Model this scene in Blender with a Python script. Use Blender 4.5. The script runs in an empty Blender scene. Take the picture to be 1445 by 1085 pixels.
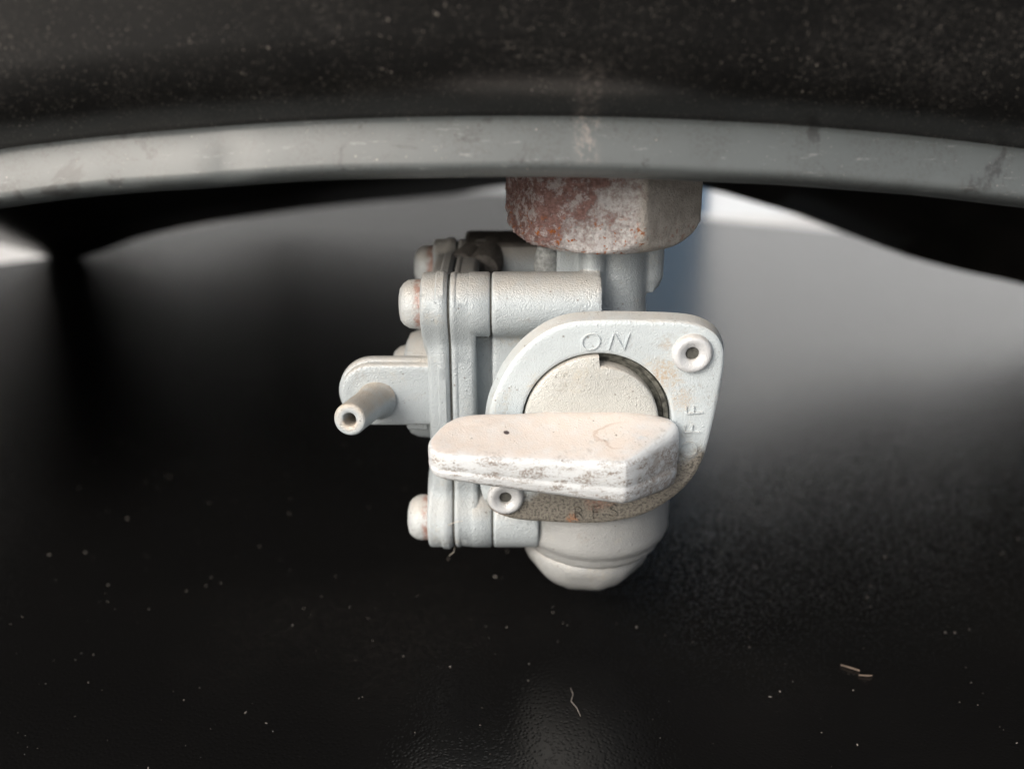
import bpy, bmesh, math, random
from mathutils import Vector, noise

# ------------------------------------------------------------------ camera, world, sun, exposure
sc = bpy.context.scene
col = sc.collection
MM = 0.001
PITCH = math.radians(22)
cam_d = bpy.data.cameras.new('camera')
cam = bpy.data.objects.new('camera', cam_d)
col.objects.link(cam)
cam.location = (0, -152 * math.cos(PITCH) * MM, 152 * math.sin(PITCH) * MM)
cam.rotation_euler = (math.pi / 2 - PITCH, 0, 0)
cam_d.lens = 36
cam_d.sensor_width = 36
cam_d.clip_start = 0.002
cam_d.clip_end = 200
cam_d.dof.use_dof = True
cam_d.dof.focus_distance = 0.1525
cam_d.dof.aperture_fstop = 12.5
sc.camera = cam

SUN_ELEV, SUN_AZ = math.radians(34), math.radians(222)   # azimuth clockwise from +Y: behind the camera, to its left
w = bpy.data.worlds.new('World')
sc.world = w
w.use_nodes = True
wn = w.node_tree
bg = wn.nodes['Background']
sky = wn.nodes.new('ShaderNodeTexSky')
sky.sky_type = 'NISHITA'
sky.sun_disc = False
sky.sun_elevation = SUN_ELEV
sky.sun_rotation = SUN_AZ
sky.air_density = 1.0
sky.dust_density = 9.0
sky.ozone_density = 1.0
hs = wn.nodes.new('ShaderNodeHueSaturation')
hs.inputs['Saturation'].default_value = 0.6
wn.links.new(sky.outputs[0], hs.inputs['Color'])
wn.links.new(hs.outputs[0], bg.inputs['Color'])
bg.inputs['Strength'].default_value = 0.15

sun_d = bpy.data.lights.new('sun', 'SUN')
sun_d.energy = 1.05
sun_d.angle = math.radians(35)
sun_d.color = (1.0, 0.99, 0.97)
sun = bpy.data.objects.new('sun', sun_d)
col.objects.link(sun)
sdir = Vector((math.sin(SUN_AZ) * math.cos(SUN_ELEV), math.cos(SUN_AZ) * math.cos(SUN_ELEV), math.sin(SUN_ELEV)))
sun.rotation_euler = sdir.to_track_quat('Z', 'Y').to_euler()
sun.location = sdir * 2

vs = sc.view_settings
vs.view_transform = 'Standard'
vs.look = 'None'
vs.exposure = 0.27
vs.gamma = 1.0
vs.use_curve_mapping = False

# ------------------------------------------------------------------ helpers
GZ = -52.0                       # height of the vinyl surface (mm)
PO = Vector((13.5, 15.0, -42.7))   # base of the petcock (mm)
TO = Vector((-182.0, 266.0, GZ))   # base of the tank (mm)


def empty(name, loc):
    o = bpy.data.objects.new(name, None)
    o.empty_display_size = 0.01
    o.location = loc * MM
    col.objects.link(o)
    return o


def tag(o, label=None, cat=None, group=None, kind=None):
    for k, v in (('label', label), ('category', cat), ('group', group), ('kind', kind)):
        if v:
            o[k] = v
    return o


def build(name, verts, faces, m, parent=None, org=None, smooth=True, sharp=40):
    org = org or Vector((0, 0, 0))
    me = bpy.data.meshes.new(name)
    me.from_pydata([((Vector(v) - org) * MM)[:] for v in verts], [], faces)
    bm = bmesh.new()
    bm.from_mesh(me)
    bmesh.ops.remove_doubles(bm, verts=bm.verts, dist=2e-6)
    bmesh.ops.recalc_face_normals(bm, faces=bm.faces)
    lim = math.radians(sharp)
    for f in bm.faces:
        f.smooth = smooth
    for e in bm.edges:
        if len(e.link_faces) == 2 and e.calc_face_angle(0) > lim:
            e.smooth = False
    bm.to_mesh(me)
    bm.free()
    o = bpy.data.objects.new(name, me)
    if m:
        me.materials.append(m)
    col.objects.link(o)
    if parent:
        o.parent = parent
    return o


def rings(rows, closed_rows=True, cap0=True, cap1=True, off=0):
    """quads between successive rows of equal length; returns verts, faces"""
    n = len(rows[0])
    V = [p for r in rows for p in r]
    Fc = []
    rng = range(n) if closed_rows else range(n - 1)
    for i in range(len(rows) - 1):
        for j in rng:
            a, b = i * n + j, i * n + (j + 1) % n
            Fc.append((off + a, off + b, off + b + n, off + a + n))
    if cap0:
        Fc.append(tuple(off + j for j in reversed(range(n))))
    if cap1:
        k = (len(rows) - 1) * n
        Fc.append(tuple(off + k + j for j in range(n)))
    return V, Fc


def frame(axis):
    a = Vector(axis).normalized()
    u = a.orthogonal().normalized()
    return a, u, a.cross(u)


def lathe(c, axis, prof, n=48, jitter=0, seed=0):
    """prof: (radius, distance along axis)"""
    a, u, v = frame(axis)
    c = Vector(c)
    rows = []
    for r, t in prof:
        row = []
        for j in range(n):
            an = 2 * math.pi * j / n
            p = c + a * t + (u * math.cos(an) + v * math.sin(an)) * r
            if jitter:
                p += noise.noise_vector(p * 0.8 + Vector((seed, 0, 0))) * jitter
            row.append(p)
        rows.append(row)
    return rings(rows)


def join(parts):
    V, Fc = [], []
    for v, f in parts:
        k = len(V)
        V += list(v)
        Fc += [tuple(i + k for i in q) for q in f]
    return V, Fc


def catmull(pts, sub=8):
    out, n = [], len(pts)
    for i in range(n):
        p0, p1, p2, p3 = (Vector(pts[(i + k) % n]) for k in (-1, 0, 1, 2))
        for s in range(sub):
            t = s / sub
            out.append(0.5 * ((2 * p1) + (p2 - p0) * t + (2 * p0 - 5 * p1 + 4 * p2 - p3) * t * t + (3 * p1 - p0 - 3 * p2 + p3) * t ** 3))
    return out


def ray_out(c, an, poly):
    """largest distance from c along angle an to polygon poly"""
    dx, dy = math.cos(an), math.sin(an)
    best = 0
    n = len(poly)
    for i in range(n):
        x1, y1 = poly[i][0] - c[0], poly[i][1] - c[1]
        x2, y2 = poly[(i + 1) % n][0] - c[0], poly[(i + 1) % n][1] - c[1]
        ex, ey = x2 - x1, y2 - y1
        den = dx * ey - dy * ex
        if abs(den) < 1e-12:
            continue
        t = (x1 * ey - y1 * ex) / den
        s = (x1 * dy - y1 * dx) / den
        if t > 0 and -1e-9 <= s <= 1 + 1e-9:
            best = max(best, t)
    return best


def ray_circle(c, an, cc, r):
    dx, dy = math.cos(an), math.sin(an)
    fx, fy = c[0] - cc[0], c[1] - cc[1]
    b = fx * dx + fy * dy
    d = b * b - (fx * fx + fy * fy - r * r)
    if d < 0:
        return 0
    return max(0, -b + math.sqrt(d))


def box(x0, x1, y0, y1, z0, z1):
    V = [(x, y, z) for x in (x0, x1) for y in (y0, y1) for z in (z0, z1)]
    return V, [(0, 1, 3, 2), (4, 6, 7, 5), (0, 4, 5, 1), (2, 3, 7, 6), (0, 2, 6, 4), (1, 5, 7, 3)]


def remesh(o, vox, it=3, fac=0.5):
    r = o.modifiers.new('remesh', 'REMESH')
    r.mode = 'VOXEL'
    r.voxel_size = vox * MM
    r.use_smooth_shade = True
    s = o.modifiers.new('smooth', 'SMOOTH')
    s.iterations = it
    s.factor = fac


# ------------------------------------------------------------------ node helpers
class G:
    def __init__(self, name, org=None, world=False):
        self.m = bpy.data.materials.new(name)
        self.m.use_nodes = True
        self.t = self.m.node_tree
        self.b = self.t.nodes['Principled BSDF']
        tc = self.n('ShaderNodeTexCoord')
        mp = self.n('ShaderNodeMapping')
        mp.inputs['Scale'].default_value = (1000, 1000, 1000)
        if org:
            mp.inputs['Location'].default_value = org
        self.l(tc.outputs['Object'], mp.inputs['Vector'])
        self.co = mp.outputs[0]          # millimetres in the scene's frame
        sp = self.n('ShaderNodeSeparateXYZ')
        self.l(self.co, sp.inputs[0])
        self.x, self.y, self.z = sp.outputs

    def n(self, t):
        return self.t.nodes.new(t)

    def l(self, a, b):
        self.t.links.new(a, b)

    def put(self, sock, v):
        if isinstance(v, (int, float)):
            sock.default_value = v
        elif isinstance(v, tuple):
            sock.default_value = v if len(v) == len(sock.default_value) else v + (1,)
        else:
            self.l(v, sock)

    def noise(self, scale, detail=4, rough=0.55, co=None, dist=0):
        k = self.n('ShaderNodeTexNoise')
        k.inputs['Scale'].default_value = scale
        k.inputs['Detail'].default_value = detail
        k.inputs['Roughness'].default_value = rough
        k.inputs['Distortion'].default_value = dist
        self.l(co or self.co, k.inputs['Vector'])
        return k.outputs[0]

    def voro(self, scale, out='Distance', co=None, rnd=1.0):
        k = self.n('ShaderNodeTexVoronoi')
        k.inputs['Scale'].default_value = scale
        k.inputs['Randomness'].default_value = rnd
        self.l(co or self.co, k.inputs['Vector'])
        return k.outputs[out]

    def ramp(self, v, lo, hi, a=0.0, b=1.0):
        k = self.n('ShaderNodeMapRange')
        k.interpolation_type = 'SMOOTHSTEP'
        self.put(k.inputs['Value'], v)
        for i, q in zip(('From Min', 'From Max', 'To Min', 'To Max'), (lo, hi, a, b)):
            k.inputs[i].default_value = q
        return k.outputs[0]

    def math(self, op, a, b=0.0, clamp=False):
        k = self.n('ShaderNodeMath')
        k.operation = op
        k.use_clamp = clamp
        self.put(k.inputs[0], a)
        self.put(k.inputs[1], b)
        return k.outputs[0]

    def mul(self, *a):
        r = a[0]
        for q in a[1:]:
            r = self.math('MULTIPLY', r, q)
        return r

    def mix(self, f, a, b):
        k = self.n('ShaderNodeMix')
        k.data_type = 'RGBA'
        self.put(k.inputs[0], f)
        self.put(k.inputs[6], a)
        self.put(k.inputs[7], b)
        return k.outputs[2]

    def stretch(self, s):
        k = self.n('ShaderNodeMapping')
        k.inputs['Scale'].default_value = s
        self.l(self.co, k.inputs['Vector'])
        return k.outputs[0]

    def up(self, lo=0.25, hi=0.85):
        g = self.n('ShaderNodeNewGeometry')
        s = self.n('ShaderNodeSeparateXYZ')
        self.l(g.outputs['Normal'], s.inputs[0])
        return self.ramp(s.outputs[2], lo, hi)

    def bump(self, h, dist, strength=1.0, prev=None):
        k = self.n('ShaderNodeBump')
        k.inputs['Distance'].default_value = dist * MM
        k.inputs['Strength'].default_value = strength
        self.put(k.inputs['Height'], h)
        if prev:
            self.l(prev, k.inputs['Normal'])
        return k.outputs[0]

    def end(self, color, rough=0.5, normal=None, spec=None, metal=None, coat=None):
        self.put(self.b.inputs['Base Color'], color)
        self.put(self.b.inputs['Roughness'], rough)
        if normal:
            self.l(normal, self.b.inputs['Normal'])
        if spec is not None:
            self.b.inputs['Specular IOR Level'].default_value = spec
        if metal is not None:
            self.put(self.b.inputs['Metallic'], metal)
        return self.m


# ------------------------------------------------------------------ materials
PAINT = (0.425, 0.47, 0.495)
DUST = (0.50, 0.45, 0.39)


def paint(name, base=PAINT, dust=0.6, dustcol=DUST, extra=None, grit=1.0, ups=(0.25, 0.85)):
    g = G(name, PO)
    big = g.noise(0.12, 5)
    c = g.mix(g.ramp(big, 0.35, 0.7), base, tuple(q * 0.88 for q in base))
    # faint yellowish staining, broken up by the grain
    fine = g.noise(1.7, 3, 0.6)
    st = g.mul(g.ramp(g.noise(0.16, 5, 0.65), 0.52, 0.72), g.ramp(fine, 0.35, 0.65))
    c = g.mix(g.mul(st, 0.4), c, (0.50, 0.45, 0.36))
    # settled dust
    du = g.mul(g.up(*ups), g.ramp(g.noise(0.45, 5, 0.6), 0.15, 0.65, 0.45, 1.0), dust)
    c = g.mix(du, c, dustcol)
    # pale grains and dark pits
    gr = g.mul(g.ramp(g.voro(1.15), 0.22, 0.1), g.ramp(g.noise(0.3, 3), 0.45, 0.6))
    v = g.ramp(g.voro(0.62), 0.13, 0.07)
    keep = g.ramp(g.noise(0.35, 2), 0.5, 0.56)
    c = g.mix(g.mul(v, keep, 0.7), c, (0.16, 0.14, 0.12))
    h = g.math('ADD', g.mul(g.noise(4.2, 1.0, 0.5), 0.9), g.mul(g.noise(1.3, 2, 0.5), 0.35))
    h = g.math('ADD', h, g.mul(gr, 0.5))
    # fine dark specks in drifts, and thin grey-brown grime
    v2 = g.mul(g.ramp(g.voro(1.5), 0.2, 0.1), g.ramp(g.noise(0.28, 4, 0.6), 0.5, 0.66))
    c = g.mix(g.mul(v2, 0.55), c, (0.20, 0.175, 0.15))
    gm = g.mul(g.ramp(g.noise(0.2, 6, 0.7, dist=0.6), 0.55, 0.7), g.ramp(fine, 0.4, 0.6))
    c = g.mix(g.mul(gm, 0.4), c, (0.27, 0.245, 0.21))
    if extra:
        c = extra(g, c)
    nrm = g.bump(h, 0.16 * grit, 0.9)
    return g.end(c, g.ramp(big, 0.3, 0.7, 0.36, 0.52), nrm, spec=0.5, metal=0.12)


def ex_plate(g, c):
    # brown-grey grime caked on the lower tab, thinning out towards the OFF mark
    edge = g.math('ADD', g.mul(g.x, 0.28), g.mul(g.noise(0.5, 5, 0.7), -7.0))
    low = g.ramp(g.math('SUBTRACT', g.z, edge), -13.5, -17.0)
    sp = g.ramp(g.noise(2.3, 3, 0.7), 0.36, 0.56)
    c = g.mix(g.mul(low, 0.93), c, g.mix(sp, (0.055, 0.047, 0.036), (0.24, 0.215, 0.175)))
    # rusty bleed
    def spot(cx, cz, r, colr, k):
        nonlocal c
        dx, dz = g.math('SUBTRACT', g.x, cx), g.math('SUBTRACT', g.z, cz)
        d = g.math('SQRT', g.math('ADD', g.mul(dx, dx), g.mul(dz, dz)))
        d = g.math('ADD', d, g.mul(g.math('SUBTRACT', g.noise(0.8, 5, 0.65), 0.5), r * 1.8))
        c = g.mix(g.mul(g.ramp(d, r * 1.1, r * 0.1), g.ramp(g.noise(2.4, 3), 0.3, 0.65), k), c, colr)
    spot(9.4, -22.6, 1.3, (0.42, 0.19, 0.09), 0.85)
    spot(13.5, -18.6, 3.2, (0.36, 0.15, 0.10), 0.6)
    spot(-2.5, -21.6, 1.6, (0.45, 0.22, 0.10), 0.7)
    spot(22.5, 1.5, 3.4, (0.46, 0.34, 0.21), 0.8)
    spot(4.0, -0.5, 2.6, (0.52, 0.42, 0.29), 0.5)
    spot(25.5, -2.6, 2.6, (0.50, 0.37, 0.24), 0.55)
    spot(22.6, 6.2, 1.2, (0.45, 0.32, 0.2), 0.5)
    return c


def ex_lever(g, c):
    # grime in the grooves of the grip
    v = g.ramp(g.noise(0.42, 6, 0.75, g.stretch((0.6, 1, 2.0))), 0.45, 0.60)
    s = g.ramp(g.noise(3.0, 2), 0.35, 0.6)
    lowz = g.ramp(g.math('ADD', g.z, g.mul(g.x, 0.06)), -5.4, -7.0)
    c = g.mix(g.mul(v, s, lowz, 0.92), c, (0.26, 0.22, 0.19))
    rt = g.ramp(g.x, 17, 22)
    c = g.mix(g.mul(rt, lowz, g.ramp(g.noise(0.8, 5, 0.7), 0.4, 0.6), 0.7), c, (0.3, 0.25, 0.21))
    # a chip and a dried water ring on the upper side
    dx, dy = g.math('SUBTRACT', g.x, -0.8), g.math('SUBTRACT', g.y, -6.6)
    d = g.math('SQRT', g.math('ADD', g.mul(dx, dx), g.mul(dy, dy)))
    c = g.mix(g.ramp(d, 0.5, 0.35), c, (0.07, 0.05, 0.05))
    dx, dy = g.mul(g.math('SUBTRACT', g.x, 16.5), 0.62), g.math('SUBTRACT', g.y, -6.2)
    d = g.math('SQRT', g.math('ADD', g.mul(dx, dx), g.mul(dy, dy)))
    d = g.math('ADD', d, g.mul(g.math('SUBTRACT', g.noise(0.5, 4, 0.6), 0.5), 2.0))
    ring = g.math('SUBTRACT', 1.0, g.ramp(g.math('ABSOLUTE', g.math('SUBTRACT', d, 2.7)), 0.05, 0.35))
    c = g.mix(g.mul(ring, g.up(0.5, 0.8), 0.4, g.ramp(g.x, 18, 13)), c, (0.42, 0.28, 0.2))
    return c


def ex_screw(g, c):
    r = g.ramp(g.math('ADD', g.x, g.mul(g.noise(0.9, 5, 0.7), 1.6)), -14.4, -13.5)
    return g.mix(g.mul(r, g.ramp(g.noise(0.7, 5, 0.7), 0.32, 0.6), 0.85), c, g.mix(g.noise(1.6, 3), (0.20, 0.08, 0.055), (0.42, 0.24, 0.19)))


M_paint = paint('cast_paint')
M_plate = paint('plate_paint', (0.555, 0.615, 0.645), extra=ex_plate, grit=0.75)
M_lever = paint('lever_paint', (0.69, 0.72, 0.74), dust=0.8, dustcol=(0.68, 0.58, 0.505), extra=ex_lever, grit=0.45, ups=(0.80, 0.99))
M_nipple = paint('nipple_paint', dust=0.95, dustcol=(0.40, 0.35, 0.29), ups=(-0.1, 0.5))
M_disc = paint('disc_paint', (0.50, 0.51, 0.49), grit=1.1)
M_screw = paint('screw_paint', (0.52, 0.55, 0.56), extra=ex_screw, grit=1.2)
M_cup = paint('cup_paint', (0.355, 0.365, 0.365), grit=0.8)
M_rivet = paint('rivet_paint', (0.60, 0.62, 0.64), dust=0.5, grit=0.6)


def mat_nut():
    g = G('rusted_nut', PO)
    big = g.noise(0.22, 6, 0.7)
    fine = g.noise(1.4, 6, 0.75)
    white = g.mix(g.ramp(fine, 0.38, 0.62), (0.64, 0.635, 0.635), (0.42, 0.37, 0.36))
    rust = g.mix(g.ramp(fine, 0.38, 0.62), (0.15, 0.06, 0.05), (0.33, 0.19, 0.17))
    # rust grows to the left and towards the top of the front flat
    t = g.math('ADD', g.mul(g.x, -0.028), g.mul(g.z, 0.022))
    t = g.math('ADD', t, big)
    t = g.math('ADD', t, g.mul(g.math('SUBTRACT', fine, 0.5), 0.35))
    k = g.mul(g.ramp(t, 0.60, 0.84), g.ramp(g.x, 20.5, 17.5))
    beige = g.mix(g.ramp(g.noise(0.5, 5), 0.4, 0.65), (0.58, 0.545, 0.50), (0.45, 0.415, 0.375))
    c = g.mix(g.ramp(g.x, 17.2, 19.2), white, beige)
    c = g.mix(g.mul(k, 0.92), c, rust)
    # white bloom over the rust
    bl = g.ramp(g.noise(0.5, 8, 0.8), 0.49, 0.58)
    c = g.mix(g.mul(bl, g.ramp(g.x, 18.5, 15), 0.7), c, (0.62, 0.60, 0.61))
    # orange flecks near the lower edge
    fl = g.mul(g.ramp(g.noise(0.9, 4, 0.65), 0.585, 0.64), g.ramp(g.z, 25.5, 22.0), g.ramp(g.x, 21, 18))
    c = g.mix(fl, c, (0.40, 0.13, 0.035))
    fl2 = g.mul(g.ramp(g.noise(0.75, 4, 0.6), 0.57, 0.66), g.ramp(g.x, 19, 21), g.ramp(g.z, 24.5, 21), 0.5)
    c = g.mix(fl2, c, (0.36, 0.16, 0.10))
    h = g.math('ADD', g.mul(g.noise(1.9, 6, 0.7), 1.0), g.mul(k, 0.4))
    nrm = g.bump(h, 0.9, 1.0)
    return g.end(c, 0.72, nrm, spec=0.3)


M_nut = mat_nut()


def plain(name, colr, rough=0.6, org=PO, sc_=1.5, var=0.5, bump=0.15):
    g = G(name, org)
    k = g.noise(sc_, 5, 0.65)
    c = g.mix(g.ramp(k, 0.3, 0.7), colr, tuple(q * (1 - var) for q in colr))
    return g.end(c, rough, g.bump(k, bump), spec=0.4)


M_seam = plain('gasket', (0.10, 0.10, 0.09), 0.8)  # also serves as the painted shade in the rivet holes
M_seat = plain('bare_seat_metal', (0.15, 0.15, 0.13), 0.6, sc_=0.8, var=0.85)
M_dark = plain('dark_plastic', (0.13, 0.12, 0.11), 0.55)
M_greycap = plain('grey_cap', (0.36, 0.38, 0.38), 0.6)


def mat_tank():
    g = G('tank_paint', TO)
    k = g.noise(0.05, 4)
    c = g.mix(k, (0.006, 0.006, 0.006), (0.011, 0.011, 0.0105))
    near = g.ramp(g.math('ADD', g.z, g.mul(g.noise(0.05, 3), 12)), 62, 44, 0.6, 1.0)
    # film of fine dust
    film = g.mul(g.ramp(g.noise(0.07, 6, 0.65), 0.4, 0.75), g.ramp(g.noise(2.2, 4, 0.8), 0.45, 0.7))
    c = g.mix(g.mul(film, near, 0.3), c, (0.20, 0.187, 0.175))
    # separate specks, many small and a few large
    for s, th, lo, a in ((1.3, 0.15, 0.46, 0.6), (0.4, 0.07, 0.44, 0.8), (3.2, 0.24, 0.46, 0.55)):
        d = g.voro(s, co=g.stretch((1, 1.0, 0.75)))
        sp = g.mul(g.ramp(d, th, th * 0.5), g.ramp(g.noise(s * 0.45, 3, 0.7), lo, lo + 0.12), near, a)
        c = g.mix(sp, c, (0.50, 0.45, 0.40))
    # a smear of dried dirt running down to the seam
    dx = g.math('ABSOLUTE', g.math('SUBTRACT', g.math('ADD', g.x, g.mul(g.noise(0.3, 3), 1.6)), 10.4))
    sm = g.mul(g.ramp(dx, 2.3, 0.6), g.ramp(g.noise(1.0, 6, 0.75, g.stretch((1, 1, 0.5))), 0.42, 0.7), g.ramp(g.z, 49, 42), 0.3)
    c = g.mix(sm, c, (0.42, 0.36, 0.32))
    nrm = g.bump(g.noise(1.2, 4), 0.02)
    return g.end(c, g.ramp(film, 0, 1, 0.3, 0.5), nrm, spec=0.5)


def mat_flange():
    g = G('flange_paint', TO)
    k = g.noise(0.06, 5)
    c = g.mix(k, (0.068, 0.078, 0.080), (0.105, 0.118, 0.121))
    for s, th, lo, a in ((0.6, 0.09, 0.48, 0.6), (1.6, 0.15, 0.5, 0.4)):
        sp = g.mul(g.ramp(g.voro(s), th, th * 0.5), g.ramp(g.noise(s * 0.5, 3), lo, lo + 0.12), a)
        c = g.mix(sp, c, (0.5, 0.45, 0.4))
    # bruises where the paint was knocked
    br = g.mul(g.ramp(g.noise(0.13, 6, 0.72, dist=0.8), 0.56, 0.66), 0.75)
    c = g.mix(br, c, (0.03, 0.03, 0.03))
    sc2 = g.ramp(g.noise(0.9, 5, 0.75, g.stretch((0.25, 1, 1.6))), 0.6, 0.68)
    c = g.mix(g.mul(sc2, 0.45), c, (0.26, 0.27, 0.27))
    lowe = g.mul(g.ramp(g.noise(2.0, 4, 0.75), 0.45, 0.6), g.ramp(g.noise(0.2, 3), 0.4, 0.6), 0.35)
    c = g.mix(lowe, c, (0.045, 0.043, 0.04))
    dx = g.math('ABSOLUTE', g.math('SUBTRACT', g.math('ADD', g.x, g.mul(g.noise(0.3, 3), 1.6)), 10.4))
    sm = g.mul(g.ramp(dx, 2.3, 0.6), g.ramp(g.noise(1.0, 6, 0.75, g.stretch((1, 1, 0.5))), 0.42, 0.7), g.ramp(g.z, 33, 36), 0.5)
    c = g.mix(sm, c, (0.42, 0.36, 0.32))
    nrm = g.bump(g.math('ADD', g.noise(0.12, 4), g.mul(g.noise(1.5, 3), 0.06)), 0.18, 0.5)
    return g.end(c, 0.47, nrm, spec=0.75)


M_tank = mat_tank()
M_flange = mat_flange()
M_under = plain('underside_paint', (0.018, 0.016, 0.016), 0.6, TO, 0.1)


def mat_vinyl():
    g = G('black_vinyl')
    c = g.mix(g.noise(0.02, 4), (0.0045, 0.0045, 0.0045), (0.0075, 0.0073, 0.0072))
    film = g.mul(g.ramp(g.noise(0.018, 5, 0.6), 0.45, 0.8), g.ramp(g.noise(1.2, 4, 0.8), 0.4, 0.75))
    c = g.mix(g.mul(film, 0.06), c, (0.2, 0.18, 0.16))
    grain = g.voro(1.55, co=None)
    h = g.math('ADD', g.ramp(grain, 0.0, 0.6), g.mul(g.noise(0.06, 3), 0.5))
    nrm = g.bump(h, 0.065, 0.5)
    g.b.inputs['IOR'].default_value = 1.6
    return g.end(c, 0.21, nrm, spec=0.5)


M_vinyl = mat_vinyl()


def mat_pave():
    g = G('pale_concrete')
    k = g.noise(0.01, 6, 0.6)
    c = g.mix(g.ramp(k, 0.35, 0.65), (0.52, 0.52, 0.52), (0.62, 0.62, 0.61))
    return g.end(c, 0.85, g.bump(g.noise(0.3, 5), 0.5))


M_pave = mat_pave()
M_speck = plain('lint', (0.22, 0.20, 0.18), 0.8, Vector((0, 0, 0)))
M_straw = plain('straw', (0.20, 0.15, 0.115), 0.7, Vector((0, 0, 0)))

# ------------------------------------------------------------------ the setting
PVZ = GZ - 62
o = build('pavement', [(-30000, -30000, PVZ), (30000, -30000, PVZ), (30000, 30000, PVZ), (-30000, 30000, PVZ)], [(0, 1, 2, 3)], M_pave)
tag(o, 'pale concrete ground beyond the black vinyl pad', 'pavement', kind='structure')

edge = [(-640, 20), (-420, 130), (-260, 222), (-206, 261), (-189, 274), (-164, 305), (-140, 331), (-112, 356), (-59, 388), (-8, 401), (45, 374), (90, 342), (135, 320), (215, 280), (330, 215), (480, 120), (640, 20)]
poly = []
for i in range(len(edge) - 1):
    p0 = Vector(edge[max(i - 1, 0)]); p1 = Vector(edge[i]); p2 = Vector(edge[i + 1]); p3 = Vector(edge[min(i + 2, len(edge) - 1)])
    for s in range(6):
        t = s / 6
        poly.append(0.5 * ((2 * p1) + (p2 - p0) * t + (2 * p0 - 5 * p1 + 4 * p2 - p3) * t * t + (3 * p1 - p0 - 3 * p2 + p3) * t ** 3))
poly += [Vector((640, 20)), Vector((640, -600)), Vector((-640, -600))]
cen = Vector((0, -100))
rows = []
for ins, z in ((0, PVZ), (0, GZ - 4), (0.3, GZ - 2), (0.9, GZ - 0.9), (1.9, GZ - 0.25), (3.5, GZ)):
    rows.append([(cen + (p - cen) * (1 - ins / (p - cen).length)).to_3d() + Vector((0, 0, z)) for p in poly])
V, Fc = rings(rows)
o = build('ground', V, Fc, M_vinyl, org=Vector((0, 0, 0)), sharp=60)
tag(o, 'black grained vinyl pad under the tank', 'pad', kind='structure')

# pale wall and a blue post beyond the pad
wall = build('wall', *box(147, 1500, 620, 700, PVZ, PVZ + 1300), plain('white_render', (0.74, 0.78, 0.82), 0.8, Vector((0, 0, 0)), 0.05, 0.06), org=Vector((147, 620, PVZ)))
wall.location = Vector((147, 620, PVZ)) * MM
tag(wall, 'plain white rendered wall beyond the vinyl pad, past the blue post', 'wall')
o = build('wall', *box(-1500, 95.5, 640, 720, PVZ, PVZ + 1300), plain('grey_render', (0.27, 0.285, 0.30), 0.85, Vector((0, 0, 0)), 0.05, 0.1), org=Vector((95, 640, PVZ)))  # grey wall added to brighten the reflection on the left of the vinyl
o.location = Vector((95, 640, PVZ)) * MM
tag(o, 'plain grey wall added beyond the vinyl pad to brighten its reflections, ending at the blue post', 'wall')
post = build('post', *box(96, 146.5, 616, 690, PVZ, PVZ + 1300), plain('blue_paint', (0.13, 0.205, 0.30), 0.5, Vector((0, 0, 0)), 0.05, 0.1), org=Vector((96, 616, PVZ)))
post.location = Vector((96, 616, PVZ)) * MM
bv = post.modifiers.new('bevel', 'BEVEL'); bv.width = 4 * MM; bv.segments = 3
tag(post, 'blue painted post standing against the end of the white wall', 'post')

# ------------------------------------------------------------------ fuel tank
tank = empty('fuel_tank', TO)
tag(tank, 'dusty black painted fuel tank with a grey seam flange', 'fuel tank')


def interp(tab, x):
    """monotone-ish cubic through table rows (x, a, b, ...)"""
    n = len(tab)
    if x <= tab[0][0]:
        return tab[0][1:]
    if x >= tab[-1][0]:
        return tab[-1][1:]
    i = max(k for k in range(n - 1) if tab[k][0] <= x)
    x1, x2 = tab[i][0], tab[i + 1][0]
    t = (x - x1) / (x2 - x1)
    out = []
    for c in range(1, len(tab[0])):
        y1, y2 = tab[i][c], tab[i + 1][c]
        m1 = (tab[i + 1][c] - tab[i - 1][c]) / (tab[i + 1][0] - tab[i - 1][0]) if i > 0 else (y2 - y1) / (x2 - x1)
        m2 = (tab[i + 2][c] - tab[i][c]) / (tab[i + 2][0] - tab[i][0]) if i + 2 < n else (y2 - y1) / (x2 - x1)
        h = x2 - x1
        out.append((2 * t ** 3 - 3 * t * t + 1) * y1 + (t ** 3 - 2 * t * t + t) * h * m1 + (-2 * t ** 3 + 3 * t * t) * y2 + (t ** 3 - t * t) * h * m2)
    return tuple(out)


REAR = [(-250, 275, -40), (-210, 270, -47.2), (-192, 268, -51.6), (-182, 266, GZ - .3), (-174, 267, -51.7), (-165, 272, -49.2), (-154, 278, -46.2), (-128, 290, -43.0), (-99, 298, -40.1), (-69, 301, -37.1), (-38, 300, -34.1), (-19, 297, -31.3), (-4, 292, -27.9), (22, 278, -22.9), (43, 255, -17.9), (55, 225, -13.3), (65, 198, -10.4), (80, 180, -11.8), (94, 172, -14.9),
        (108, 166, -19.7), (120, 161, -23.3), (135, 156, -26.5), (151, 150, -29), (190, 138, -40), (225, 130, GZ - .3), (250, 128, -50)]



def fl_z(x):
    return 31.4 - 5.0 * (x / 69.0) ** 2


def fl_y(x):
    return -8.0 + 6.0 * (x / 69.0) ** 2 / (1 + (x / 170.0) ** 2)


XS = [-250 + 500 * i / 100 for i in range(101)]
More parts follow.
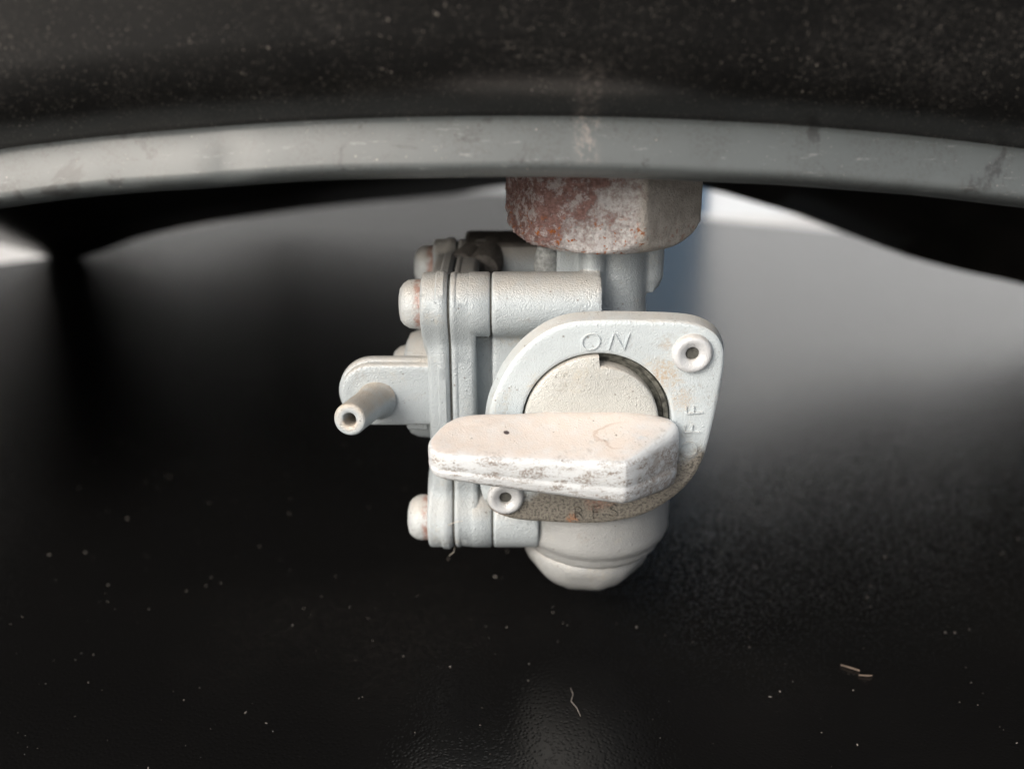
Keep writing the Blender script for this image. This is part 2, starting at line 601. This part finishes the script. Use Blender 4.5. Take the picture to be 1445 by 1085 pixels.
# profile of the outer shell above the seam: (dy, dz) from the seam's lower lip
SHELL = [(3.4, 7.6), (1.6, 8.9), (-0.8, 10.4), (-3.4, 12.7), (-5.9, 15.6), (-7.6, 19.2), (-9.4, 24.5), (-12.5, 31), (-16.5, 40), (-20, 52), (-21, 66), (-17, 84), (-6, 101), (14, 114), (46, 122)]
rows = []
for x in XS:
    yf, zf = fl_y(x), fl_z(x)
    yr, zr = interp(REAR, x)
    k = max(0.0, 1 - (abs(x) / 262.0) ** 4)
    rt = max(0.0, min(1.0, (x - 40) / 50))
    lt = max(0.0, min(1.0, (x + 150) / 40, (30 - x) / 40))
    row = []
    for dy, dz in SHELL:
        if dz > 20:
            dz = 20 + (dz - 20) * (0.25 + 0.75 * k)
        row.append((x, yf + dy, zf + dz))
    zt = zf + 20 + 98 * (0.25 + 0.75 * k)
    row += [(x, 100, zt + 2), (x, yr - 40, zt - 6), (x, yr + 20, zt - 26), (x, yr + 50, zt - 60), (x, yr + 66 + 14 * rt, zr + 26), (x, yr + 58 + 10 * rt, zr + 10 - 8 * rt - 6 * lt), (x, yr + 40 + 8 * rt, zr + 3 - 9 * rt - 8 * lt), (x, yr + 4, zr + 0.7), (x, yr, zr)]  # rear bottom, out of sight, lowered to cut off reflections on the vinyl
    # underside, vaulted over the petcock
    for t in (0.92, 0.8, 0.65, 0.5, 0.35, 0.22, 0.12, 0.05):
        y = yf + 5 + (yr - yf - 5) * t
        z = (zf + 3) + (zr - zf - 3) * t + 26 * math.sin(math.pi * t) ** 0.9
        row.append((x, y, z))
    row.append((x, yf + 4.6, zf + 1.6))
    rows.append(row)
V, Fc = rings(rows)
o = build('shell', V, Fc, M_tank, tank, TO, sharp=50)
# seam flange: a rolled lip in front of the shell
LIP = [(4.2, 8.0), (3.3, 8.35), (2.6, 8.15), (2.1, 7.4), (1.2, 5.2), (0.2, 2.9), (0.1, 2.3), (0.3, 1.8), (0.9, 1.2), (1.9, 0.6), (3.4, 0.1), (5.2, 0.4)]
rows = []
for i in range(281):
    x = -245 + 490 * i / 280
    dent = 0.5 * math.exp(-((x + 37) / 2.2) ** 2) + 0.3 * math.exp(-((x + 52) / 3.0) ** 2)
    wob = 0.16 * noise.noise(Vector((x * 0.06, 3, 0)))
    rows.append([(x, fl_y(x) + dy + (dent if 3 < j < 8 else 0) + wob, fl_z(x) + dz + wob) for j, (dy, dz) in enumerate(LIP)])
V, Fc = rings(rows)
o = build('seam_flange', V, Fc, M_flange, tank, TO, sharp=60)
o['label'] = 'greyed folded seam along the lower edge of the tank'

# ------------------------------------------------------------------ petcock
pet = empty('fuel_petcock', PO)
tag(pet, 'grey painted fuel petcock with rusty nut and wide lever under the tank', 'fuel valve')


def part(name, vf, m, parent=None, sharp=40):
    return build(name, vf[0], vf[1], m, parent or pet, PO, sharp=sharp)


# mounting nut -------------------------------------------------------
NC, NR = (14.0, 17.0), 15.4
n = 260
rows = []
zs = [18.7 + 21.3 * (i / 70) for i in range(71)]
for z in zs:
    row = []
    for j in range(n):
        an = 2 * math.pi * j / n            # 0 = towards -Y (camera), positive to +X
        a6 = (an - math.radians(18)) % (math.pi / 3) - math.pi / 6
        r = NR * math.cos(math.pi / 6) / math.cos(a6)
        r = min(r, NR * 0.985)
        ch = max(0.0, 2.5 - (z - 18.7))
        r = min(r, 14.9 - 0.42 * ch ** 1.7 + max(0, z - 21.2) * 20)
        p = Vector((NC[0] + math.sin(an) * r, NC[1] - math.cos(an) * r, z))
        crust = max(0.0, min(1.0, (17.5 - p.x) / 4)) * (0.4 + 0.6 * max(0.0, min(1.0, (12 - p.x) / 10)))
        d = (noise.noise(p * 0.45) * 0.34 + noise.noise(p * 1.3) * 0.34 + noise.noise(p * 2.6) * 0.26) * (0.12 + crust)
        p += Vector((math.sin(an), -math.cos(an), 0)) * d + Vector((0, 0, noise.noise(p * 1.7 + Vector((9, 0, 0))) * 0.30 * crust))
        row.append(p)
    rows.append(row)
rows.insert(0, [Vector((NC[0], NC[1], 18.9)) + (p - Vector((NC[0], NC[1], p.z))) * 0.55 - Vector((0, 0, 0)) for p in rows[0]])
for p in rows[0]:
    p.z = 18.9
o = part('mounting_nut', rings(rows), M_nut, sharp=60)
o['label'] = 'rust covered hexagon nut joining the petcock to the tank'

# valve body: one casting with neck, ribs and bosses -------------------
BY, BZU, BZL = 10.0, 9.3, -28.0
X = (1, 0, 0)
shapes = [
    lathe((16.5, 17, 0), (0, 0, 1), [(5.3, 4), (4.95, 8), (4.9, 17), (5.3, 19.6)]),
    lathe((12.5, 12.0, 0), (0, 0, 1), [(0.9, 8.8), (1.7, 9.8), (1.85, 11), (1.85, 19.3)], 24),
    box(10.6, 13.6, 13.2, 17, 6, 19.2),
    box(7.0, 12.5, 14.8, 19, 10, 19.0),
    box(19.5, 22.6, 15.6, 18.6, 9.4, 19.2),
    lathe((22.2, 17.1, 0), (0, 0, 1), [(1.2, 9.9), (1.9, 11.6), (1.9, 19.2)], 24),
    lathe((14, 15.5, 0), (0, 0, 1), [(10, 4), (11.5, 2), (11.5, -30)], 64),
    lathe((12.75, 0, -6.4), (0, 1, 0), [(13.0, 6.2), (13.0, 12)], 64),
    box(-3.1, 8, 9, 26, -25, 6),
    box(-3.1, 6, 7.0, 14, -26, -15),
    lathe((0, BY, BZU), X, [(5.0, -3.1), (5.0, 13.5)], 64),
    lathe((0, BY, BZL), X, [(5.0, -3.1), (5.0, 4.4)], 64),
    lathe((0, 36, 8), X, [(4.9, -3.1), (4.9, 6)], 48),
    box(-3.1, 6, 12, 36, -20, 4),
    box(-6.2, -2, 13.0, 35, -24, 3),
]
body = part('valve_body', join(shapes), M_paint)
remesh(body, 0.32, 4)
o = part('port_plug', lathe((5.6, 17, 0), (0, 0, 1), [(1.9, 9.0), (2.1, 11.5), (2.05, 15), (1.6, 16.6), (0.5, 17.3)], 28), M_greycap)

# dial plate ----------------------------------------------------------
PC, PR = (12.75, -6.4), 11.25
OUT = [(12.05, 10.05), (18.2, 10.05), (24.4, 9.85), (27.4, 9.25), (29.7, 7.9), (31.0, 5.7), (31.35, 3.0), (30.95, -2.0), (30.25, -7.2), (29.4, -12.0), (27.6, -16.2), (24.5, -19.6), (20.8, -22.0),
       (16.4, -23.3), (12.0, -23.7), (6.4, -23.5), (0.8, -23.0), (-2.2, -22.0), (-4.0, -20.4), (-4.7, -17.6), (-4.3, -11.4), (-3.45, -4.3), (-2.4, -0.9), (-0.8, 2.5), (1.8, 5.85), (4.9, 8.3), (8.0, 9.6)]
OUTS = [(p.x, p.y) for p in catmull(OUT)]
N = 200
ANG = [2 * math.pi * j / N for j in range(N)]
RO = [ray_out(PC, a, OUTS) for a in ANG]


def pring(kind, d, y, f=0.0):
    row = []
    for a, ro in zip(ANG, RO):
        r = PR + d if kind == 'h' else (ro + d if kind == 'o' else PR + (ro - PR) * f)
        row.append((PC[0] + r * math.cos(a), y, PC[1] + r * math.sin(a)))
    return row


rows = [pring('h', 0, 3.0), pring('h', 0, 0.5), pring('h', 0.08, 0.2), pring('h', 0.3, 0.03), pring('h', 0.6, 0), pring('m', 0, 0, 0.4), pring('m', 0, 0, 0.7),
        pring('o', -0.9, 0), pring('o', -0.45, 0.06), pring('o', -0.12, 0.32), pring('o', 0, 0.75), pring('o', 0.4, 2.9), pring('h', 0, 3.0)]
dial = part('dial_plate', rings(rows, cap0=False, cap1=False), M_plate, sharp=35)
dial['label'] = 'flat rounded plate marked ON, OFF and RES behind the lever'

# seat visible in the slot round the disc
rows = [[(PC[0] + r * math.cos(a), y, PC[1] + r * math.sin(a)) for a in ANG] for r, y in ((7.0, 2.3), (9.5, 2.3), (10.1, 2.1), (10.3, 1.4), (10.9, 1.3), (11.2, 2.0), (11.2, 6.4), (7.0, 6.4))]
rows.append(rows[0])
part('disc_seat', rings(rows, cap0=False, cap1=False), M_seat)

# lever: disc and paddle -----------------------------------------------


def disc_r(a):
    d = math.degrees(a) % 360
    s = lambda x: max(0.0, min(1.0, x))
    k = s((90 - d) / 1.2) if d <= 180 else s((d - 335) / 2.0)
    if 0 <= d < 90 - 1.2:
        k = 1
    return 10.95 - 1.6 * k


NA = [2 * math.pi * j / 300 for j in range(300)]
rows = []
for ins, y in ((0, 3.0), (0, 0.1), (0.1, -0.15), (0.35, -0.3), (1.2, -0.36), (3.5, -0.45), (7.0, -0.55)):
    dr = (lambda a: disc_r(a) - ins) if ins < 0.6 else (lambda a: 9.0 - 0.4 - ins * 0.5)
    rows.append([(PC[0] + dr(a) * math.cos(a), y, PC[1] + dr(a) * math.sin(a)) for a in NA])
lever = part('lever', rings(rows), M_disc, sharp=50)
lever['label'] = 'turning disc of the lever, sunk in the round opening of the plate'

TOPV = [(-11.9, -8.4), (-11.7, -10.2), (-10.9, -11.6), (-9.2, -12.2), (-4, -12.35), (4, -12.3), (12, -12.15), (15.4, -12.0), (16.6, -11.6), (18.3, -10.2), (21.5, -7.0), (24.0, -4.2), (24.9, -2.6), (24.6, -0.9), (23.4, 0.3),
        (18, 0.6), (12, 0.6), (6, 0.5), (2.6, -0.4), (-0.5, -1.5), (-4, -1.9), (-7.6, -2.3), (-9.6, -3.6), (-11, -5.8)]
TOPS = [(p.x, p.y) for p in catmull(TOPV, 8)]
LC = (5.0, -6.0)
ANL = []
for i in range(260):
    ANL.append(TOPS[int(i * len(TOPS) / 260) % len(TOPS)])
TOPS = [TOPS[i] for i in range(len(TOPS))]


def zt(x, y):
    t = max(0.0, min(1.0, (-y - 2) / 10))
    return -4.25 - t * (1.25 + (x + 11.6) / 27.8 * 1.65) + 0.75 * math.exp(-((x + 4) / 5.5) ** 2) * (1 - t) - 0.06 * max(0, x - 17) ** 1.5


def zb(x, y):
    t = max(0.0, min(1.0, (-y - 2) / 10))
    return -9.5 - (x + 11.6) / 28.5 * 4.6 - 0.5 * (1 - t)


def inset(pts, d):
    out, m = [], len(pts)
    for i in range(m):
        a, b = Vector(pts[i - 1]), Vector(pts[(i + 1) % m])
        t = (b - a).normalized()
        nrm = Vector((-t.y, t.x))
        out.append(Vector(pts[i]) + nrm * d)
    return out


rows = []
#             inset, fraction of the way from top to bottom
for d, f in ((2.6, 0.0), (1.5, 0.0), (0.75, 0.01), (0.42, 0.028), (0.2, 0.06), (0.08, 0.105), (0.02, 0.17), (0.0, 0.34), (0.0, 0.52), (0.07, 0.55), (0.09, 0.60), (0.0, 0.64), (0.0, 0.74), (0.1, 0.78), (0.12, 0.83), (0.35, 0.92), (0.8, 0.985), (1.6, 1.0), (3.0, 1.0)):
    row = []
    for p in inset(TOPS, d):
        a, b = zt(p.x, p.y), zb(p.x, p.y)
        q = Vector((p.x, p.y, a + (b - a) * f))
        q += noise.noise_vector(q * 0.25) * 0.07 + noise.noise_vector(q * 1.1) * 0.02
        row.append(q)
    rows.append(row)
V, Fc = rings(rows, cap0=False, cap1=False)
m = len(rows[0])
# close top and bottom with rows that shrink to a centre line
for base, flip in ((0, False), ((len(rows) - 1) * m, True)):
    prev = base
    for k in (0.8, 0.6, 0.4, 0.2, 0.0):
        c0 = len(V)
        for i in range(m):
            p = Vector(V[base + i])
            cx = max(-7.0, min(19.5, p.x))
            q = Vector((cx + (p.x - cx) * k, -6.0 + (p.y + 6.0) * k, 0))
            q.z = (zt if base == 0 else zb)(q.x, q.y) + noise.noise(q * 0.35) * 0.08
            V.append(q)
        for i in range(m):
            j = (i + 1) % m
            Fc.append((prev + i, prev + j, c0 + j, c0 + i))
        prev = c0
o = part('paddle', (V, Fc), M_lever, lever, sharp=50)
o['label'] = 'wide dusty beige grip paddle with grimy ribbed front edge'

# rivets ---------------------------------------------------------------
RV = [(1.0, 0.05), (1.0, -0.35), (1.08, -0.55), (1.35, -0.72), (1.8, -0.98), (2.15, -1.1), (2.5, -1.05), (2.8, -0.8), (2.97, -0.4), (3.0, 0.1)]
for cx, cz, k in ((26.4, 5.0, 1.0), (-1.0, -18.75, 0.95)):
    vf = lathe((cx, 0, cz), (0, 1, 0), [(r * k, t) for r, t in RV], 48)
    rv = part('rivet', (vf[0], vf[1][:-2]), M_rivet, sharp=70)
    part('rivet_hole_shade', lathe((cx, 0, cz), (0, 1, 0), [(1.04 * k, -0.02), (0.05, -0.06)], 24), M_seam, rv)  # dark disc painted as the shade inside an uncut rivet hole

# raised letters -----------------------------------------------------
cu = bpy.data.curves.new('glyph', 'FONT')
tmp = bpy.data.objects.new('glyph', cu)
col.objects.link(tmp)


def letter(ch, cx, cz, h, rot, shear=0.0, m=M_plate, up=0.25):
    cu.body = ch
    cu.size = 1.0
    cu.shear = shear
    cu.extrude = 0.0
    cu.offset = -0.028
    bpy.context.view_layer.update()
    ev = tmp.evaluated_get(bpy.context.evaluated_depsgraph_get())
    me = ev.to_mesh()
    P = [v.co.copy() for v in me.vertices]
    Fs = [tuple(p.vertices) for p in me.polygons]
    ev.to_mesh_clear()
    x0, x1 = min(p.x for p in P), max(p.x for p in P)
    y0, y1 = min(p.y for p in P), max(p.y for p in P)
    s = h / (y1 - y0)
    ca, sa = math.cos(rot), math.sin(rot)
    def tr(p, y):
        a, b = (p.x - (x0 + x1) / 2) * s, (p.y - (y0 + y1) / 2) * s
        return (cx + a * ca - b * sa, y, cz + a * sa + b * ca)
    bm = bmesh.new()
    vs_ = [bm.verts.new(tr(p, -up)) for p in P]
    for f in Fs:
        try:
            bm.faces.new([vs_[i] for i in f])
        except ValueError:
            pass
    r = bmesh.ops.extrude_face_region(bm, geom=bm.faces[:])
    for v in r['geom']:
        if isinstance(v, bmesh.types.BMVert):
            v.co.y = 0.15
    bm.verts.index_update()
    V = [v.co.copy() for v in bm.verts]
    Fc = [tuple(v.index for v in f.verts) for f in bm.faces]
    bm.free()
    part('raised_letter', (V, Fc), m, dial, sharp=30)


letter('O', 11.5, 6.75, 2.6, 0.0, 0.12)
letter('N', 15.6, 6.8, 2.6, -0.03, 0.25)
letter('O', 26.9, -10.6, 2.5, math.radians(84), up=0.3)
letter('F', 27.25, -7.15, 2.5, math.radians(86), up=0.3)
letter('F', 27.3, -4.0, 2.5, math.radians(96), up=0.3)
letter('R', 10.4, -21.55, 2.1, 0.02, up=0.3)
letter('E', 13.0, -21.45, 2.1, 0.08, up=0.3)
letter('S', 15.7, -21.15, 2.1, 0.16, up=0.3)
bpy.data.objects.remove(tmp)

# diaphragm cover stack on the left ------------------------------------
CC = (23.0, -9.3)
LUGS = [(BY, BZU), (BY, BZL), (36.0, 8.0), (36.0, -27.0)]
SQ = [(7.7, -26), (8.6, -29), (12, -31), (34, -31), (39, -28), (40, -24), (40, 4), (39, 9), (34, 11.5), (12, 12.0), (8.6, 10.5), (7.7, 7)]
NS = 260
ANS = [2 * math.pi * j / NS for j in range(NS)]


def stack_r(lr, grow=0.0):
    R = []
    for a in ANS:
        R.append(max([ray_out(CC, a, SQ) + grow] + [ray_circle(CC, a, c, lr) for c in LUGS]))
    for _ in range(2):
        R = [(R[i - 1] + 2 * R[i] + R[(i + 1) % NS]) / 4 for i in range(NS)]
    return R


R5 = stack_r(5.0)


LUGW = [min(1.0, max(0.0, (r - ray_out(CC, a, SQ)) / 0.9)) for a, r in zip(ANS, R5)]
for _ in range(3):
    LUGW = [(LUGW[i - 1] + 2 * LUGW[i] + LUGW[(i + 1) % NS]) / 4 for i in range(NS)]


def stack(x0, x1, bev0=0.5, bev1=0.35, R=R5, extra=(), thin=0.0):
    pr = [(-6.0, x0), (-bev0 * 1.6, x0), (-bev0 * 0.55, x0 + bev0 * 0.18), (-bev0 * 0.15, x0 + bev0 * 0.55), (0, x0 + bev0)] + list(extra) + [(0, x1 - bev1), (-bev1 * 0.3, x1 - bev1 * 0.3), (-bev1, x1), (-6.0, x1)]
    rows = []
    for k, (d, x) in enumerate(pr):
        rows.append([(x + (thin * (1 - lw) if k < 5 else 0), CC[0] + (r + d) * math.cos(a), CC[1] + (r + d) * math.sin(a)) for a, r, lw in zip(ANS, R, LUGW)])
    return rings(rows)


cover = part('diaphragm_cover', stack(-13.9, -9.75, 0.7, 0.3, extra=((0, -11.6), (0.3, -11.35), (0.32, -10.35)), thin=0.75), M_paint, sharp=45)
part('gasket', stack(-9.76, -9.42, 0.05, 0.05, R=[r - 0.45 for r in R5]), M_seam)
spacer = part('spacer_plate', stack(-9.43, -5.6, 0.45, 0.9, extra=((0, -8.6), (-0.2, -8.4))), M_paint, sharp=45)
for (cy, cz) in LUGS[:3]:
    part('spacer_lug', lathe((0, cy, cz), X, [(4.2, -6.6), (5.0, -6.5), (5.0, -3.62), (4.75, -3.36), (3.5, -3.35)], 56), M_paint, sharp=45)
    part('lug_seam', lathe((0, cy, cz), X, [(4.6, -3.4), (4.6, -3.0)], 40), M_seam)
# dome on the outside of the cover
part('cover_dome', lathe((0, 23, -9), X, [(9.4, -13.5), (9.2, -16.0), (8.6, -17.3), (7.4, -17.9), (6.6, -18.1), (6.3, -19.2), (5.5, -20.1), (3, -20.5), (0.1, -20.6)], 64), M_paint, cover, sharp=60)
# hose tab, a flat tongue facing forward with the nipple on it
TABS = []
tcx, tcz, tr_ = -22.0, -5.3, 5.2
for i in range(25):
    a = math.radians(90 + 180 * i / 24)
    TABS.append((tcx + tr_ * math.cos(a), tcz + tr_ * math.sin(a)))
TABS += [(-18, tcz - tr_), (-12, tcz - tr_ - 0.05), (-11.4, tcz - tr_), (-11.4, tcz + tr_), (-12, tcz + tr_), (-18, tcz + tr_)]
rows = []
for d, y in ((1.2, 8.3), (0.55, 8.33), (0.2, 8.45), (0.0, 8.8), (0.0, 9.8), (-0.35, 10.0), (-0.4, 11.4), (0.1, 12.2)):
    rows.append([(p.x, y, p.y) for p in inset(TABS, d)])
tab = part('hose_tab', rings(rows), M_paint, cover, sharp=60)
part('tab_foot', lathe((-15.0, 10.6, -10.9), X, [(0.8, -2.0), (1.2, -1.7), (1.25, 1.3)], 20), M_paint, cover)
A, B = Vector((-21.6, 8.2, -5.9)), Vector((-23.8, -4.0, -3.95))
ax = (B - A).normalized()
L = (B - A).length
part('hose_nipple', lathe(A, ax, [(3.3, -0.2), (2.95, 0.3), (2.75, 1.0), (2.55, 2.2), (2.45, L - 2.5), (2.45, L - 0.45), (2.32, L - 0.12), (2.1, L), (1.25, L), (1.02, L - 0.15), (0.95, L - 0.6), (0.95, L - 8), (0.05, L - 8)], 48), M_nipple, pet, sharp=50)

# screws ---------------------------------------------------------------
HEAD = [(3.75, 0.6), (3.8, -0.1), (3.8, -1.3), (3.65, -2.0), (3.2, -2.75), (2.5, -3.2), (1.5, -3.45), (0.05, -3.55)]
for (cy, cz), x0, s in ((LUGS[0], -13.9, 1), (LUGS[1], -13.9, 2), (LUGS[2], -13.9, 3)):
    part('cover_screw', lathe((x0, cy, cz), X, HEAD, 40, jitter=0.12, seed=s * 7), M_screw, sharp=60)

# rear fuel hose stubs and clip behind the stack, out of focus
part('rear_cap', lathe((-8.2, 31.5, 9.9), (0.35, 1, 0.1), [(2.3, -1.6), (2.6, -1.2), (2.7, 6)], 28), M_dark)
part('rear_cap', lathe((-4.6, 30.5, 9.7), (0.2, 1, 0.1), [(2.6, -1.8), (2.9, -1.3), (3.0, 7)], 28), M_dark)
bx = part('rear_bracket', box(-8.5, 6.0, 33.5, 44, 6, 12.9), M_dark)
bv = bx.modifiers.new('bevel', 'BEVEL'); bv.width = 0.9 * MM; bv.segments = 3

# sediment cup ----------------------------------------------------------
cup = part('sediment_cup', lathe((14.4, 15.2, 0), (0.02, 0, 1), [(12.6, -23), (12.9, -26), (13.05, -29.6), (13.1, -30.6), (12.75, -31.6), (12.2, -32.2), (11.9, -32.9), (11.75, -33.6), (11.2, -34.3), (10.3, -34.9), (9.0, -35.2)], 72, jitter=0.12), M_cup)
rows = []
for r, z in ((9.8, -33.4), (10.7, -34.0), (10.95, -35.0), (10.9, -36.0), (10.65, -37.0), (10.1, -38.2), (9.2, -39.4), (8.1, -40.5), (7.2, -41.1), (6.7, -41.4), (6.1, -42.1), (3.5, -42.6), (0.1, -42.7)):
    row = []
    for j in range(72):
        a = 2 * math.pi * j / 72
        k = 1.0
        if z < -36.4:
            a6 = (a + 0.12) % (math.pi / 3) - math.pi / 6
            k = min(1.0, (0.955 if z > -41.2 else 0.92) / math.cos(a6))
        p = Vector((13.0 + r * k * math.cos(a), 15.2 + r * k * math.sin(a), z))
        row.append(p + noise.noise_vector(p * 0.7) * 0.1)
    rows.append(row)
part('cup_nut', rings(rows), M_cup, sharp=60)

# ------------------------------------------------------------------ small debris on the vinyl
random.seed(11)
V, Fc = [], []
for i in range(1500):
    x = random.uniform(-140, 140)
    y = random.uniform(-45, 170)
    s = random.choice((0.045, 0.055, 0.07, 0.09, 0.14)) * random.uniform(0.6, 1.3)
    if random.random() < 0.03:
        s *= 1.9
    el = random.uniform(0.7, 2.6)
    an = random.uniform(0, math.pi)
    h = s * random.uniform(0.5, 1.0)
    k = len(V)
    for q in range(5):
        a = an + q * 2 * math.pi / 5
        rx, ry = math.cos(a) * s * el, math.sin(a) * s
        V.append((x + rx * math.cos(an) - ry * math.sin(an), y + rx * math.sin(an) + ry * math.cos(an), GZ - 0.02))
    V.append((x + random.uniform(-.3, .3) * s, y + random.uniform(-.3, .3) * s, GZ + h))
    Fc += [(k + q, k + (q + 1) % 5, k + 5) for q in range(5)]
o = build('dust', V, Fc, M_speck, None, Vector((0, 0, GZ)), smooth=False)
o.location = (0, 0, GZ * MM)
tag(o, 'fine pale dust specks scattered over the black vinyl', 'dust', kind='stuff')


def strand(pts, r, n=6):
    rows = []
    for i, p in enumerate(pts):
        t = (Vector(pts[min(i + 1, len(pts) - 1)]) - Vector(pts[max(i - 1, 0)])).normalized()
        u = t.cross(Vector((0, 0, 1))).normalized()
        v = t.cross(u)
        k = r * (0.7 if i in (0, len(pts) - 1) else 1)
        rows.append([Vector(p) + (u * math.cos(2 * math.pi * j / n) + v * math.sin(2 * math.pi * j / n)) * k for j in range(n)])
    return rings(rows)


def debris(name, pts, r, m, label, cat):
    base = Vector((pts[0][0], pts[0][1], GZ))
    V, Fc = strand(pts, r)
    o = build(name, V, Fc, m, None, base)
    o.location = base * MM
    return tag(o, label, cat)


zz = GZ + 0.2
debris('straw_bit', [(55.6, 1.8, zz), (56.8, 1.0, zz + .1), (58.3, 0.3, zz)], 0.14, M_straw, 'short pale straw bit lying on the black vinyl beside a pinkish one', 'straw')
debris('straw_bit', [(57.8, -0.9, zz), (59.0, -1.1, zz + .05), (60.0, -1.0, zz)], 0.14, M_straw, 'short pinkish straw bit lying on the black vinyl beside a pale one', 'straw')
debris('lint_fibre', [(9.6, -4.2, zz), (9.9, -6.0, zz + .2), (9.5, -7.5, zz), (10.3, -9.2, zz + .15), (10.8, -11.0, zz)], 0.09, M_speck, 'thin wavy pale fibre lying on the vinyl below the sediment cup', 'fibre')

M_lint = plain('pale_lint', (0.6, 0.55, 0.48), 0.8, Vector((0, 0, 0)))


def fluff(pts, label):
    base = Vector(pts[0])
    V, Fc = strand(pts, 0.05)
    o = build('lint_fibre', V, Fc, M_lint, None, base)
    o.location = base * MM
    return tag(o, label, 'fibre')


fluff([(-9.5, 5.0, -27.0), (-10.4, 4.6, -26.4), (-9.0, 4.7, -25.9), (-8.0, 4.4, -25.6)], 'pale curled lint fibre caught in the seam above the lower cover screw')
fluff([(-9.6, 9.0, -32.9), (-9.8, 8.8, -34.0), (-10.6, 8.6, -34.6)], 'tiny pale lint fibre hanging under the lower end of the cover seam')
